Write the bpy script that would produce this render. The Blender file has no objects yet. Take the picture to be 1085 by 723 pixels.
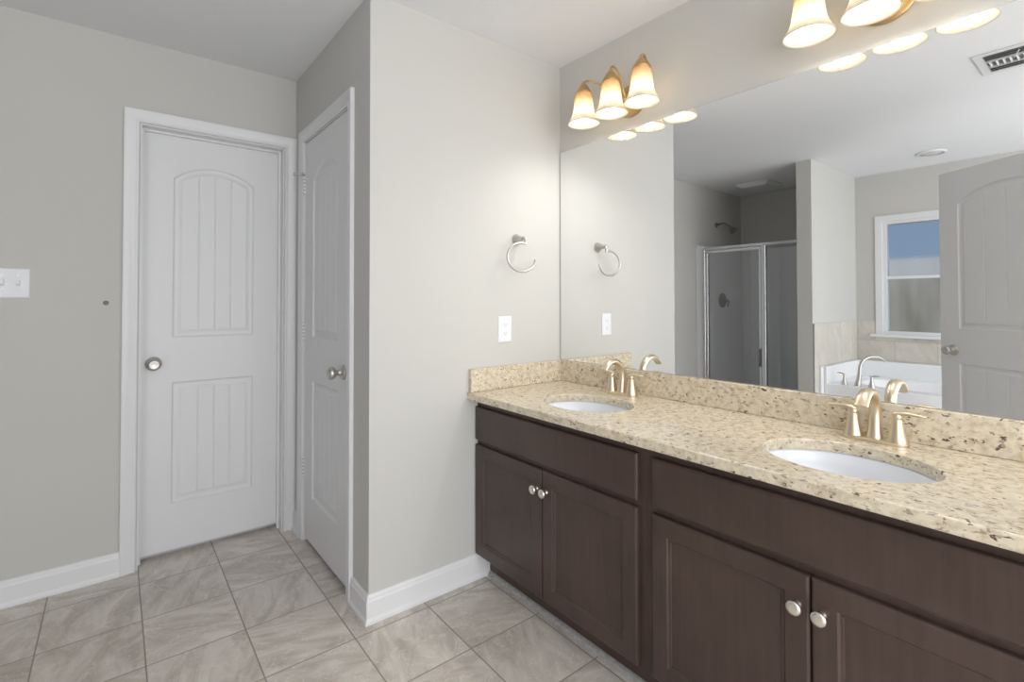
import bpy, bmesh, math, random
from mathutils import Vector, Matrix
from mathutils.geometry import tessellate_polygon
random.seed(3)
S = bpy.context.scene
COL = S.collection
PI = math.pi

# ------------------------------------------------------------------ camera
FPX = 527.26
CAM = Vector((-1.7798, -1.8372, 1.2243))
YAW, PITCH, ROLL, SY = 0.6724, 0.0158, -0.0014, -51.05
cd = bpy.data.cameras.new('camera')
cam = bpy.data.objects.new('camera', cd)
COL.objects.link(cam)
fwd = Vector((math.sin(YAW)*math.cos(PITCH), math.cos(YAW)*math.cos(PITCH), math.sin(PITCH)))
rgt = Vector((math.cos(YAW), -math.sin(YAW), 0))
upv = rgt.cross(fwd)
r2 = rgt*math.cos(ROLL) + upv*math.sin(ROLL)
u2 = -rgt*math.sin(ROLL) + upv*math.cos(ROLL)
M = Matrix((r2, u2, -fwd)).transposed().to_4x4()
M.translation = CAM
cam.matrix_world = M
cd.sensor_fit = 'HORIZONTAL'
cd.sensor_width = 36.0
cd.lens = FPX/1085*36.0
cd.shift_y = SY/1085
cd.clip_start = 0.02
cd.clip_end = 200
S.camera = cam

# ------------------------------------------------------------------ exposure, sky, fill light, sun
S.view_settings.view_transform = 'Standard'
S.view_settings.look = 'None'
S.view_settings.exposure = -0.04
S.view_settings.gamma = 1.0
S.view_settings.use_curve_mapping = False
SKY_STRENGTH = 0.62
REAR_FILL_W = 100.0
LAMP_W = 2.8
FENCE_SUN = 2.6
BULB_STRENGTH = 26.0

w = bpy.data.worlds.new('sky')
S.world = w
w.use_nodes = True
nt = w.node_tree
nt.nodes.clear()
wo = nt.nodes.new('ShaderNodeOutputWorld')
bg = nt.nodes.new('ShaderNodeBackground')
tc = nt.nodes.new('ShaderNodeTexCoord')
sx = nt.nodes.new('ShaderNodeSeparateXYZ')
cr = nt.nodes.new('ShaderNodeValToRGB')
cr.color_ramp.elements[0].position = 0.0
cr.color_ramp.elements[0].color = (0.60, 0.63, 0.66, 1)
cr.color_ramp.elements[1].position = 0.5
cr.color_ramp.elements[1].color = (0.32, 0.46, 0.70, 1)
e = cr.color_ramp.elements.new(0.03)
e.color = (0.42, 0.56, 0.78, 1)
nt.links.new(tc.outputs['Generated'], sx.inputs[0])
nt.links.new(sx.outputs['Z'], cr.inputs[0])
nt.links.new(cr.outputs[0], bg.inputs[0])
bg.inputs[1].default_value = SKY_STRENGTH
nt.links.new(bg.outputs[0], wo.inputs[0])

def area_light(name, loc, aim, sx_, sy_, watts, col):
    l = bpy.data.lights.new(name, 'AREA')
    l.shape = 'RECTANGLE'
    l.size, l.size_y, l.energy, l.color = sx_, sy_, watts, col
    o = bpy.data.objects.new(name, l)
    COL.objects.link(o)
    o.location = loc
    o.rotation_euler = (Vector(aim)-Vector(loc)).to_track_quat('-Z', 'Y').to_euler()
    return o
# added fill light spanning the unseen end behind the camera; no windows there
area_light('rear_fill_light', (-2.0, -3.66, 1.22), (-2.0, 0, 1.22), 3.7, 2.3, REAR_FILL_W, (0.94, 0.97, 1.0))
# sun on the fence outside
_s = bpy.data.lights.new('sun', 'SUN'); _s.energy = FENCE_SUN; _s.angle = 0.05; _s.color = (1.0, 0.96, 0.9)
_so = bpy.data.objects.new('sun', _s); COL.objects.link(_so); _so.rotation_euler = Vector((-0.78, -0.12, -0.62)).to_track_quat('-Z', 'Y').to_euler()

# ------------------------------------------------------------------ dimensions
W, L, H, D = 1.017, 1.009, 2.422, 3.88
YE = -1.76          # inner face of the entry wall
PY0, PY1, PX = -0.013, -0.131, -2.826   # partition between shower and tub
ZC, CT = 0.822, 0.030                   # counter top height, thickness

# ------------------------------------------------------------------ materials
def mat(name, col, rough=0.5, metal=0.0, **kw):
    m = bpy.data.materials.new(name)
    m.use_nodes = True
    b = m.node_tree.nodes['Principled BSDF']
    b.inputs['Base Color'].default_value = (*col, 1)
    b.inputs['Roughness'].default_value = rough
    b.inputs['Metallic'].default_value = metal
    for k, v in kw.items():
        b.inputs[k].default_value = v
    return m

def nodes(m):
    t = m.node_tree
    return t, t.nodes['Principled BSDF']

def tex_bump(m, scale, strength, dist=0.001, detail=3, stretch=None, colmix=None):
    t, b = nodes(m)
    g = t.nodes.new('ShaderNodeNewGeometry')
    mp = t.nodes.new('ShaderNodeMapping')
    if stretch:
        mp.inputs['Scale'].default_value = stretch
    n = t.nodes.new('ShaderNodeTexNoise')
    n.inputs['Scale'].default_value = scale
    n.inputs['Detail'].default_value = detail
    t.links.new(g.outputs['Position'], mp.inputs[0])
    t.links.new(mp.outputs[0], n.inputs['Vector'])
    bp = t.nodes.new('ShaderNodeBump')
    bp.inputs['Strength'].default_value = strength
    bp.inputs['Distance'].default_value = dist
    t.links.new(n.outputs['Fac'], bp.inputs['Height'])
    t.links.new(bp.outputs[0], b.inputs['Normal'])
    if colmix:
        r = t.nodes.new('ShaderNodeValToRGB')
        r.color_ramp.elements[0].position = 0.3
        r.color_ramp.elements[1].position = 0.7
        r.color_ramp.elements[0].color = (*colmix[0], 1)
        r.color_ramp.elements[1].color = (*colmix[1], 1)
        t.links.new(n.outputs['Fac'], r.inputs[0])
        t.links.new(r.outputs[0], b.inputs['Base Color'])
    return m

WALLC = (0.58, 0.568, 0.54)
m_wall = tex_bump(mat('wall_paint', WALLC, 0.85), 220, 0.12, 0.0006)
m_ceil = tex_bump(mat('ceiling_paint', (0.82, 0.825, 0.84), 0.9), 160, 0.25, 0.0008)
m_trim = tex_bump(mat('white_trim_paint', (0.77, 0.77, 0.78), 0.38), 60, 0.05, 0.0005)
m_door = tex_bump(mat('white_door_paint', (0.75, 0.75, 0.76), 0.45), 30, 0.10, 0.0006, stretch=(1, 1, 0.15))
m_dark = mat('dark_gap', (0.02, 0.018, 0.016), 0.9)
m_nickel = mat('satin_nickel', (0.56, 0.54, 0.51), 0.38, 1.0)
m_champ = mat('brushed_champagne_nickel', (0.70, 0.60, 0.45), 0.36, 1.0)
m_brass = mat('antique_gold', (0.60, 0.41, 0.20), 0.38, 1.0)
m_knob = mat('pale_nickel_knob', (0.85, 0.80, 0.73), 0.28, 1.0)
m_chrome = mat('chrome', (0.66, 0.66, 0.67), 0.18, 1.0)
m_darkmetal = mat('dark_nickel', (0.30, 0.29, 0.28), 0.3, 1.0)
m_porc = mat('white_porcelain', (0.80, 0.82, 0.86), 0.12)
m_tub = mat('white_acrylic', (0.88, 0.885, 0.90), 0.2)
m_surround = mat('fibreglass_surround', (0.86, 0.86, 0.87), 0.22)
m_plate = mat('white_plastic', (0.80, 0.81, 0.84), 0.35)
m_slot = mat('plate_slots', (0.25, 0.25, 0.25), 0.5)
m_mirror = mat('silvered_glass', (0.92, 0.93, 0.93), 0.0, 1.0)
m_edge = mat('mirror_edge_glass', (0.30, 0.32, 0.32), 0.2)
m_vent = mat('vent_enamel', (0.62, 0.62, 0.62), 0.5)
m_ventin = mat('vent_inside', (0.22, 0.22, 0.22), 0.7)
m_kicktrim = tex_bump(mat('toe_kick_quarter_round', (0.36, 0.35, 0.335), 0.5), 90, 0.1, 0.0008, colmix=((0.26, 0.25, 0.235), (0.44, 0.43, 0.41)))
m_bulb = bpy.data.materials.new('lit_bulb')
m_bulb.use_nodes = True
t, b = nodes(m_bulb)
b.inputs['Emission Color'].default_value = (1.0, 0.96, 0.90, 1)
b.inputs['Emission Strength'].default_value = BULB_STRENGTH

def wood_mat():
    m = mat('dark_stained_maple', (0.06, 0.04, 0.032), 0.33)
    t, b = nodes(m)
    g = t.nodes.new('ShaderNodeNewGeometry')
    mp = t.nodes.new('ShaderNodeMapping')
    mp.inputs['Scale'].default_value = (60, 60, 4)
    n = t.nodes.new('ShaderNodeTexNoise')
    n.inputs['Scale'].default_value = 1.0
    n.inputs['Detail'].default_value = 6
    n2 = t.nodes.new('ShaderNodeTexNoise')
    n2.inputs['Scale'].default_value = 5
    n2.inputs['Detail'].default_value = 2
    t.links.new(g.outputs['Position'], mp.inputs[0])
    t.links.new(mp.outputs[0], n.inputs['Vector'])
    t.links.new(g.outputs['Position'], n2.inputs['Vector'])
    a = t.nodes.new('ShaderNodeMath'); a.operation = 'MULTIPLY_ADD'
    a.inputs[1].default_value = 0.45
    t.links.new(n.outputs['Fac'], a.inputs[0])
    s = t.nodes.new('ShaderNodeMath'); s.operation = 'MULTIPLY'
    s.inputs[1].default_value = 0.55
    t.links.new(n2.outputs['Fac'], s.inputs[0])
    t.links.new(s.outputs[0], a.inputs[2])
    r = t.nodes.new('ShaderNodeValToRGB')
    r.color_ramp.elements[0].position = 0.32
    r.color_ramp.elements[0].color = (0.047, 0.029, 0.023, 1)
    r.color_ramp.elements[1].position = 0.68
    r.color_ramp.elements[1].color = (0.080, 0.050, 0.041, 1)
    t.links.new(a.outputs[0], r.inputs[0])
    t.links.new(r.outputs[0], b.inputs['Base Color'])
    bp = t.nodes.new('ShaderNodeBump')
    bp.inputs['Strength'].default_value = 0.08
    bp.inputs['Distance'].default_value = 0.0006
    t.links.new(n.outputs['Fac'], bp.inputs['Height'])
    t.links.new(bp.outputs[0], b.inputs['Normal'])
    return m
m_wood = wood_mat()

def granite_mat():
    m = mat('cream_granite', (0.6, 0.5, 0.4), 0.16)
    t, b = nodes(m)
    N, K = t.nodes, t.links
    g = N.new('ShaderNodeNewGeometry')
    def noise(scale, detail, dist=0.0, rough=0.5, stretch=None):
        n = N.new('ShaderNodeTexNoise')
        n.inputs['Scale'].default_value = scale
        n.inputs['Detail'].default_value = detail
        n.inputs['Distortion'].default_value = dist
        n.inputs['Roughness'].default_value = rough
        if stretch:
            mp = N.new('ShaderNodeMapping')
            mp.inputs['Rotation'].default_value = (0.0, 0.3, 0.5)
            mp.inputs['Scale'].default_value = stretch
            K.new(g.outputs['Position'], mp.inputs[0])
            K.new(mp.outputs[0], n.inputs['Vector'])
        else:
            K.new(g.outputs['Position'], n.inputs['Vector'])
        return n
    def ramp(src, p0, c0, p1, c1):
        r = N.new('ShaderNodeValToRGB')
        r.color_ramp.elements[0].position = p0
        r.color_ramp.elements[1].position = p1
        r.color_ramp.elements[0].color = (*c0, 1)
        r.color_ramp.elements[1].color = (*c1, 1)
        K.new(src, r.inputs[0])
        return r
    def mix(fac, a, bb):
        x = N.new('ShaderNodeMix'); x.data_type = 'RGBA'
        K.new(fac, x.inputs[0]); K.new(a, x.inputs[6])
        if isinstance(bb, tuple):
            x.inputs[7].default_value = (*bb, 1)
        else:
            K.new(bb, x.inputs[7])
        return x.outputs[2]
    base = ramp(noise(45, 5, 0.3, 0.6).outputs['Fac'], 0.32, (0.52, 0.425, 0.30), 0.58, (0.73, 0.645, 0.50))
    big = ramp(noise(14, 3, 0.8).outputs['Fac'], 0.56, (0, 0, 0), 0.66, (0.45, 0.45, 0.45))
    c1 = mix(big.outputs[0], base.outputs[0], (0.66, 0.60, 0.53))
    # taupe flecks
    f1 = ramp(noise(95, 3, 0.25, 0.55, (1.0, 0.55, 1.0)).outputs['Fac'], 0.60, (0, 0, 0), 0.64, (0.7, 0.75, 0.75))
    c2 = mix(f1.outputs[0], c1, (0.27, 0.21, 0.16))
    # dark flecks
    f2 = ramp(noise(75, 2, 0.35, 0.6, (1.0, 0.6, 1.0)).outputs['Fac'], 0.655, (0, 0, 0), 0.68, (0.92, 0.92, 0.92))
    c3 = mix(f2.outputs[0], c2, (0.085, 0.055, 0.045))
    # pale quartz
    f3 = ramp(noise(110, 2).outputs['Fac'], 0.60, (0, 0, 0), 0.70, (0.6, 0.6, 0.6))
    c4 = mix(f3.outputs[0], c3, (0.74, 0.68, 0.57))
    K.new(c4, b.inputs['Base Color'])
    return m
m_granite = granite_mat()

def tile_mat(name, ax, ay, size_x, size_y, off_x, off_y, c_lo, c_hi, c_vein, grout, gw=0.0022, shift=0.0, rough=0.32):
    """stone-look tile laid on the two world axes ax, ay"""
    m = mat(name, c_lo, rough)
    t, b = nodes(m)
    N, K = t.nodes, t.links
    g = N.new('ShaderNodeNewGeometry')
    s = N.new('ShaderNodeSeparateXYZ')
    K.new(g.outputs['Position'], s.inputs[0])
    def mth(op, a, bb=None, c=None):
        x = N.new('ShaderNodeMath'); x.operation = op
        for i, v in enumerate((a, bb, c)):
            if v is None: continue
            if isinstance(v, (int, float)): x.inputs[i].default_value = v
            else: K.new(v, x.inputs[i])
        return x.outputs[0]
    v = mth('DIVIDE', mth('SUBTRACT', s.outputs[ay], off_y), size_y)
    iv = mth('FLOOR', v)
    u = mth('DIVIDE', mth('SUBTRACT', s.outputs[ax], off_x), size_x)
    if shift:
        u = mth('ADD', u, mth('MULTIPLY', mth('MODULO', mth('ABSOLUTE', iv), 2.0), shift))
    iu = mth('FLOOR', u)
    fu = mth('SUBTRACT', u, iu); fv = mth('SUBTRACT', v, iv)
    du = mth('MULTIPLY', mth('MINIMUM', fu, mth('SUBTRACT', 1.0, fu)), size_x)
    dv = mth('MULTIPLY', mth('MINIMUM', fv, mth('SUBTRACT', 1.0, fv)), size_y)
    d = mth('MINIMUM', du, dv)
    gr = N.new('ShaderNodeMapRange')
    gr.inputs['From Min'].default_value = gw*0.7
    gr.inputs['From Max'].default_value = gw*1.3
    K.new(d, gr.inputs['Value'])
    # random per tile
    cb = N.new('ShaderNodeCombineXYZ')
    K.new(iu, cb.inputs[0]); K.new(iv, cb.inputs[1])
    wn = N.new('ShaderNodeTexWhiteNoise')
    K.new(cb.outputs[0], wn.inputs['Vector'])
    sw = N.new('ShaderNodeSeparateColor')
    K.new(wn.outputs['Color'], sw.inputs[0])
    ang = mth('MULTIPLY', mth('ROUND', mth('MULTIPLY', sw.outputs[0], 3.0)), PI/2)
    ang = mth('ADD', ang, 0.35)
    vr = N.new('ShaderNodeVectorRotate'); vr.rotation_type = 'Z_AXIS'
    cp = N.new('ShaderNodeCombineXYZ')
    K.new(s.outputs[ax], cp.inputs[0]); K.new(s.outputs[ay], cp.inputs[1])
    K.new(mth('MULTIPLY', sw.outputs[1], 40.0), cp.inputs[2])
    K.new(cp.outputs[0], vr.inputs['Vector']); K.new(ang, vr.inputs['Angle'])
    mp = N.new('ShaderNodeMapping')
    mp.inputs['Scale'].default_value = (1.0, 2.6, 1.0)
    K.new(vr.outputs[0], mp.inputs[0])
    n1 = N.new('ShaderNodeTexNoise')
    n1.inputs['Scale'].default_value = 4.5; n1.inputs['Detail'].default_value = 7
    n1.inputs['Distortion'].default_value = 1.1; n1.inputs['Roughness'].default_value = 0.62
    K.new(mp.outputs[0], n1.inputs['Vector'])
    n2 = N.new('ShaderNodeTexNoise')
    n2.inputs['Scale'].default_value = 7; n2.inputs['Detail'].default_value = 8
    n2.inputs['Distortion'].default_value = 2.2; n2.inputs['Roughness'].default_value = 0.6
    K.new(vr.outputs[0], n2.inputs['Vector'])
    r = N.new('ShaderNodeValToRGB')
    r.color_ramp.elements[0].position = 0.36; r.color_ramp.elements[0].color = (*c_lo, 1)
    r.color_ramp.elements[1].position = 0.64; r.color_ramp.elements[1].color = (*c_hi, 1)
    K.new(n1.outputs['Fac'], r.inputs[0])
    # thin pale veins where noise crosses 0.5
    vd = mth('ABSOLUTE', mth('SUBTRACT', n2.outputs['Fac'], 0.53))
    vm = N.new('ShaderNodeMapRange')
    vm.inputs['From Min'].default_value = 0.0; vm.inputs['From Max'].default_value = 0.012
    vm.inputs['To Min'].default_value = 0.75; vm.inputs['To Max'].default_value = 0.0
    K.new(vd, vm.inputs['Value'])
    x1 = N.new('ShaderNodeMix'); x1.data_type = 'RGBA'
    K.new(vm.outputs[0], x1.inputs[0]); K.new(r.outputs[0], x1.inputs[6]); x1.inputs[7].default_value = (*c_vein, 1)
    br = N.new('ShaderNodeHueSaturation')
    K.new(x1.outputs[2], br.inputs['Color'])
    K.new(mth('ADD', 0.93, mth('MULTIPLY', sw.outputs[2], 0.14)), br.inputs['Value'])
    x2 = N.new('ShaderNodeMix'); x2.data_type = 'RGBA'
    K.new(gr.outputs[0], x2.inputs[0]); x2.inputs[6].default_value = (*grout, 1); K.new(br.outputs[0], x2.inputs[7])
    K.new(x2.outputs[2], b.inputs['Base Color'])
    bp = N.new('ShaderNodeBump'); bp.inputs['Strength'].default_value = 0.6; bp.inputs['Distance'].default_value = 0.0015
    K.new(gr.outputs[0], bp.inputs['Height']); K.new(bp.outputs[0], b.inputs['Normal'])
    rr = N.new('ShaderNodeMapRange')
    rr.inputs['To Min'].default_value = 0.8; rr.inputs['To Max'].default_value = rough
    K.new(gr.outputs[0], rr.inputs['Value']); K.new(rr.outputs[0], b.inputs['Roughness'])
    return m
m_floor = tile_mat('floor_stone_tile', 0, 1, 0.300, 0.305, -0.490, -0.057,
                   (0.50, 0.44, 0.385), (0.72, 0.665, 0.605), (0.84, 0.80, 0.745), (0.34, 0.29, 0.245))
m_wtile_x = tile_mat('wall_stone_tile_side', 0, 2, 0.305, 0.37, -2.83, 0.66,
                   (0.58, 0.54, 0.48), (0.68, 0.64, 0.585), (0.72, 0.68, 0.63), (0.50, 0.47, 0.42), shift=0.5)
m_wtile_y = tile_mat('wall_stone_tile_back', 1, 2, 0.305, 0.185, -0.131, 0.66,
                   (0.58, 0.54, 0.48), (0.68, 0.64, 0.585), (0.72, 0.68, 0.63), (0.50, 0.47, 0.42), shift=0.5)

def glass_mat(name, rough, tint, alpha_mix):
    m = bpy.data.materials.new(name)
    m.use_nodes = True
    t = m.node_tree
    t.nodes.clear()
    o = t.nodes.new('ShaderNodeOutputMaterial')
    g = t.nodes.new('ShaderNodeBsdfGlossy'); g.inputs['Roughness'].default_value = 0.03
    g.inputs['Color'].default_value = (0.8, 0.8, 0.8, 1)
    tr = t.nodes.new('ShaderNodeBsdfTransparent')
    tr.inputs['Color'].default_value = (*tint, 1)
    mx = t.nodes.new('ShaderNodeMixShader'); mx.inputs[0].default_value = alpha_mix
    t.links.new(tr.outputs[0], mx.inputs[1]); t.links.new(g.outputs[0], mx.inputs[2])
    t.links.new(mx.outputs[0], o.inputs[0])
    return m
m_showerglass = glass_mat('shower_glass', 0.0, (0.93, 0.94, 0.94), 0.08)

def frosted_mat():
    m = mat('obscure_window_glass', (0.92, 0.95, 0.97), 0.10, 0.0)
    t, b = nodes(m)
    b.inputs['Transmission Weight'].default_value = 1.0
    b.inputs['IOR'].default_value = 1.18
    n = t.nodes.new('ShaderNodeTexNoise'); n.inputs['Scale'].default_value = 34; n.inputs['Detail'].default_value = 3
    g = t.nodes.new('ShaderNodeNewGeometry')
    t.links.new(g.outputs['Position'], n.inputs['Vector'])
    bp = t.nodes.new('ShaderNodeBump'); bp.inputs['Strength'].default_value = 0.35; bp.inputs['Distance'].default_value = 0.004
    t.links.new(n.outputs['Fac'], bp.inputs['Height']); t.links.new(bp.outputs[0], b.inputs['Normal'])
    return m
m_frost = frosted_mat()

def shade_mat():
    """amber alabaster glass: light of the bulb comes through it"""
    m = bpy.data.materials.new('amber_alabaster_glass')
    m.use_nodes = True
    t = m.node_tree
    t.nodes.clear()
    N, K = t.nodes, t.links
    o = N.new('ShaderNodeOutputMaterial')
    tc = N.new('ShaderNodeTexCoord')
    s = N.new('ShaderNodeSeparateXYZ')
    K.new(tc.outputs['Object'], s.inputs[0])
    n = N.new('ShaderNodeTexNoise'); n.inputs['Scale'].default_value = 22; n.inputs['Detail'].default_value = 4; n.inputs['Distortion'].default_value = 1.5
    K.new(tc.outputs['Object'], n.inputs['Vector'])
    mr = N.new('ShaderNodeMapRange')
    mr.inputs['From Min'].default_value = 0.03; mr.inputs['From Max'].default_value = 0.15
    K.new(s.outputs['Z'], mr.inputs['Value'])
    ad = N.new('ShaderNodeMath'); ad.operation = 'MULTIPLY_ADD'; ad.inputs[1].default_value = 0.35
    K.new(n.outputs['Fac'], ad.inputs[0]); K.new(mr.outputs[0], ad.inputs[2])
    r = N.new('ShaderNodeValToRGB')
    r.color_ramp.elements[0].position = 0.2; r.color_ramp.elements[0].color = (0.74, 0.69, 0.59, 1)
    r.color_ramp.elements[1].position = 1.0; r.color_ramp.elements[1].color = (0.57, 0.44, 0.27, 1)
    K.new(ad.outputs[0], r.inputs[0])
    tl = N.new('ShaderNodeBsdfTranslucent'); df = N.new('ShaderNodeBsdfDiffuse'); gl = N.new('ShaderNodeBsdfGlossy')
    gl.inputs['Roughness'].default_value = 0.2
    K.new(r.outputs[0], tl.inputs[0]); K.new(r.outputs[0], df.inputs[0])
    m1 = N.new('ShaderNodeMixShader'); m1.inputs[0].default_value = 0.45
    K.new(tl.outputs[0], m1.inputs[1]); K.new(df.outputs[0], m1.inputs[2])
    m2 = N.new('ShaderNodeMixShader'); m2.inputs[0].default_value = 0.05
    K.new(m1.outputs[0], m2.inputs[1]); K.new(gl.outputs[0], m2.inputs[2])
    K.new(m2.outputs[0], o.inputs[0])
    return m
m_shade = shade_mat()

# ------------------------------------------------------------------ mesh helpers
def finish(name, bm, material, parent=None, smooth=False, bevel=0.0, seg=2, loc=None, autosmooth=None):
    bmesh.ops.remove_doubles(bm, verts=bm.verts, dist=1e-6)
    bmesh.ops.recalc_face_normals(bm, faces=bm.faces)
    me = bpy.data.meshes.new(name)
    if bevel:
        es = [e for e in bm.edges if len(e.link_faces) == 2 and e.calc_face_angle(0) > 0.6]
        bmesh.ops.bevel(bm, geom=es, offset=bevel, segments=seg, affect='EDGES', profile=0.6, clamp_overlap=True)
    bm.to_mesh(me)
    bm.free()
    me.materials.append(material)
    if smooth or autosmooth is not None:
        for p in me.polygons:
            p.use_smooth = True
        if autosmooth is not None:
            me.set_sharp_from_angle(angle=autosmooth)
    o = bpy.data.objects.new(name, me)
    COL.objects.link(o)
    if parent:
        o.parent = parent
    if loc:
        o.location = loc
    return o

def box(bm, x0, x1, y0, y1, z0, z1):
    x0, x1 = min(x0, x1), max(x0, x1); y0, y1 = min(y0, y1), max(y0, y1); z0, z1 = min(z0, z1), max(z0, z1)
    v = [bm.verts.new(p) for p in ((x0,y0,z0),(x1,y0,z0),(x1,y1,z0),(x0,y1,z0),(x0,y0,z1),(x1,y0,z1),(x1,y1,z1),(x0,y1,z1))]
    for f in ((0,3,2,1),(4,5,6,7),(0,1,5,4),(1,2,6,5),(2,3,7,6),(3,0,4,7)):
        bm.faces.new([v[i] for i in f])

def boxobj(name, dims, material, parent=None, bevel=0.0, seg=2):
    bm = bmesh.new()
    if isinstance(dims[0], (int, float)):
        dims = [dims]
    for d in dims:
        box(bm, *d)
    if bevel:
        es = list(bm.edges)
        bmesh.ops.bevel(bm, geom=es, offset=bevel, segments=seg, affect='EDGES', profile=0.6)
    me = bpy.data.meshes.new(name)
    bmesh.ops.recalc_face_normals(bm, faces=bm.faces)
    bm.to_mesh(me); bm.free()
    me.materials.append(material)
    o = bpy.data.objects.new(name, me)
    COL.objects.link(o)
    if parent: o.parent = parent
    return o

def lathe(bm, prof, origin=(0,0,0), axis='Z', n=32, rot=None, cap0=True, cap1=True):
    """prof: list of (radius, height) around axis"""
    A = {'Z': Matrix.Identity(3), 'X': Matrix(((0,0,1),(0,1,0),(-1,0,0))), '-X': Matrix(((0,0,-1),(0,1,0),(1,0,0))),
         'Y': Matrix(((1,0,0),(0,0,1),(0,-1,0))), '-Y': Matrix(((1,0,0),(0,0,-1),(0,1,0)))}[axis]
    if rot is not None: A = rot
    o = Vector(origin)
    rings = []
    for r, h in prof:
        if r < 1e-6:
            rings.append([bm.verts.new(o + A @ Vector((0,0,h)))])
        else:
            rings.append([bm.verts.new(o + A @ Vector((r*math.cos(2*PI*i/n), r*math.sin(2*PI*i/n), h))) for i in range(n)])
    for a, b_ in zip(rings, rings[1:]):
        for i in range(n):
            j = (i+1) % n
            if len(a) == 1 and len(b_) == 1: continue
            if len(a) == 1: bm.faces.new((a[0], b_[i], b_[j]))
            elif len(b_) == 1: bm.faces.new((a[i], a[j], b_[0]))
            else: bm.faces.new((a[i], a[j], b_[j], b_[i]))
    if cap0 and len(rings[0]) > 1: bm.faces.new(rings[0][::-1])
    if cap1 and len(rings[-1]) > 1: bm.faces.new(rings[-1])

def sweep(bm, pts, radii, n=16, side=None, flat=1.0):
    """tube through pts; radii per point (a number or (ra, rb)); side = the direction of the first radius"""
    P = [Vector(p) for p in pts]
    rings = []
    prev = None
    for i, p in enumerate(P):
        t_ = (P[min(i+1, len(P)-1)] - P[max(i-1, 0)]).normalized()
        s_ = Vector(side) if side else (prev if prev else (Vector((0,0,1)) if abs(t_.z) < 0.9 else Vector((1,0,0))))
        s_ = (s_ - t_*s_.dot(t_)).normalized()
        prev = s_
        q = t_.cross(s_)
        r = radii[i] if isinstance(radii, (list, tuple)) else radii
        ra, rb = r if isinstance(r, (list, tuple)) else (r, r*flat)
        rings.append([bm.verts.new(p + s_*ra*math.cos(2*PI*k/n) + q*rb*math.sin(2*PI*k/n)) for k in range(n)])
    for a, b_ in zip(rings, rings[1:]):
        for i in range(n):
            j = (i+1) % n
            bm.faces.new((a[i], a[j], b_[j], b_[i]))
    bm.faces.new(rings[0][::-1]); bm.faces.new(rings[-1])

def spline(cp, n=8):
    """Catmull-Rom through control tuples"""
    out = []
    k = len(cp)
    for i in range(k-1):
        p0, p1, p2, p3 = [cp[max(0, min(k-1, i+d))] for d in (-1, 0, 1, 2)]
        for s_ in range(n):
            t_ = s_/n
            out.append(tuple(0.5*((2*b1)+(-a1+c1)*t_+(2*a1-5*b1+4*c1-d1)*t_*t_+(-a1+3*b1-3*c1+d1)*t_**3)
                       for a1, b1, c1, d1 in zip(p0, p1, p2, p3)))
    out.append(tuple(cp[-1]))
    return out

def extrude_profile(bm, prof, p0, p1, outv, m0=0.0, m1=0.0):
    """prof: (out, up) closed polygon; swept from p0 to p1; m0/m1 mitre: run-on along the direction per unit out"""
    p0, p1, outv = Vector(p0), Vector(p1), Vector(outv)
    d = (p1-p0).normalized()
    a = [bm.verts.new(p0 + outv*u + Vector((0,0,v)) - d*m0*u) for u, v in prof]
    b_ = [bm.verts.new(p1 + outv*u + Vector((0,0,v)) + d*m1*u) for u, v in prof]
    n = len(prof)
    for i in range(n):
        j = (i+1) % n
        bm.faces.new((a[i], a[j], b_[j], b_[i]))
    bm.faces.new(a[::-1]); bm.faces.new(b_)

def empty(name, loc, rz=0.0):
    o = bpy.data.objects.new(name, None)
    COL.objects.link(o)
    o.empty_display_size = 0.1
    o.location = loc
    o.rotation_euler = (0, 0, rz)
    return o

def tag(o, label, cat, group=None):
    o['label'] = label; o['category'] = cat
    if group: o['group'] = group
    return o

def struct(o):
    o['kind'] = 'structure'
    return o

def copy_tree(o, parent=None):
    c = o.copy()
    COL.objects.link(c)
    if parent: c.parent = parent
    for ch in list(o.children):
        copy_tree(ch, c)
    return c

# ------------------------------------------------------------------ room shell
struct(boxobj('floor', (-4.0, 0.12, -3.8, 1.30, -0.05, 0.0), m_floor))
struct(boxobj('ceiling', (-4.0, 0.12, -3.8, 1.30, H, H+0.05), m_ceil))
struct(boxobj('wall_right', (0.0, 0.10, -3.8, 1.15, 0.0, H), m_wall))
struct(boxobj('wall_corner', (-W, 0.0, 0.0, 0.10, 0.0, H), m_wall))
# wall of the closet door (opening y .225-.845)
D2A, D2B, DZ = 0.225, 0.841, 2.042
struct(boxobj('wall_closet', [(-W, -W+0.10, 0.10, D2A, 0.0, H), (-W, -W+0.10, D2B, L, 0.0, H), (-W, -W+0.10, D2A, D2B, DZ, H),
                              (-W+0.10, -W+0.14, 0.10, L, 0.0, H)], m_wall))
# wall of the far door (opening x -1.695..-1.079)
D1A, D1B = -1.695, -1.079
struct(boxobj('wall_left', [(-3.98, D1A, L, L+0.11, 0.0, H), (D1B, -W+0.10, L, L+0.11, 0.0, H), (D1A, D1B, L, L+0.11, DZ, H),
                            (-3.98, -W+0.14, L+0.11, L+0.15, 0.0, H)], m_wall))
# window wall
WY0, WY1, WZ0, WZ1 = -0.345, -1.435, 0.905, 1.965
struct(boxobj('wall_window', [(-3.98, -D, -3.8, WY1, 0, H), (-3.98, -D, WY0, L, 0, H), (-3.98, -D, WY1, WY0, 0, WZ0), (-3.98, -D, WY1, WY0, WZ1, H)], m_wall))
m_bed = tex_bump(mat('bedroom_white_paint', (0.82, 0.82, 0.81), 0.85), 220, 0.12, 0.0006)  # for the unseen end wall, kept whiter to bounce more light
struct(boxobj('wall_bedroom', (-3.98, 0.10, -3.82, -3.70, 0.0, H), m_bed))
struct(boxobj('wall_partition', (-D, PX, PY1, PY0, 0.0, H), m_wall))

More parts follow.
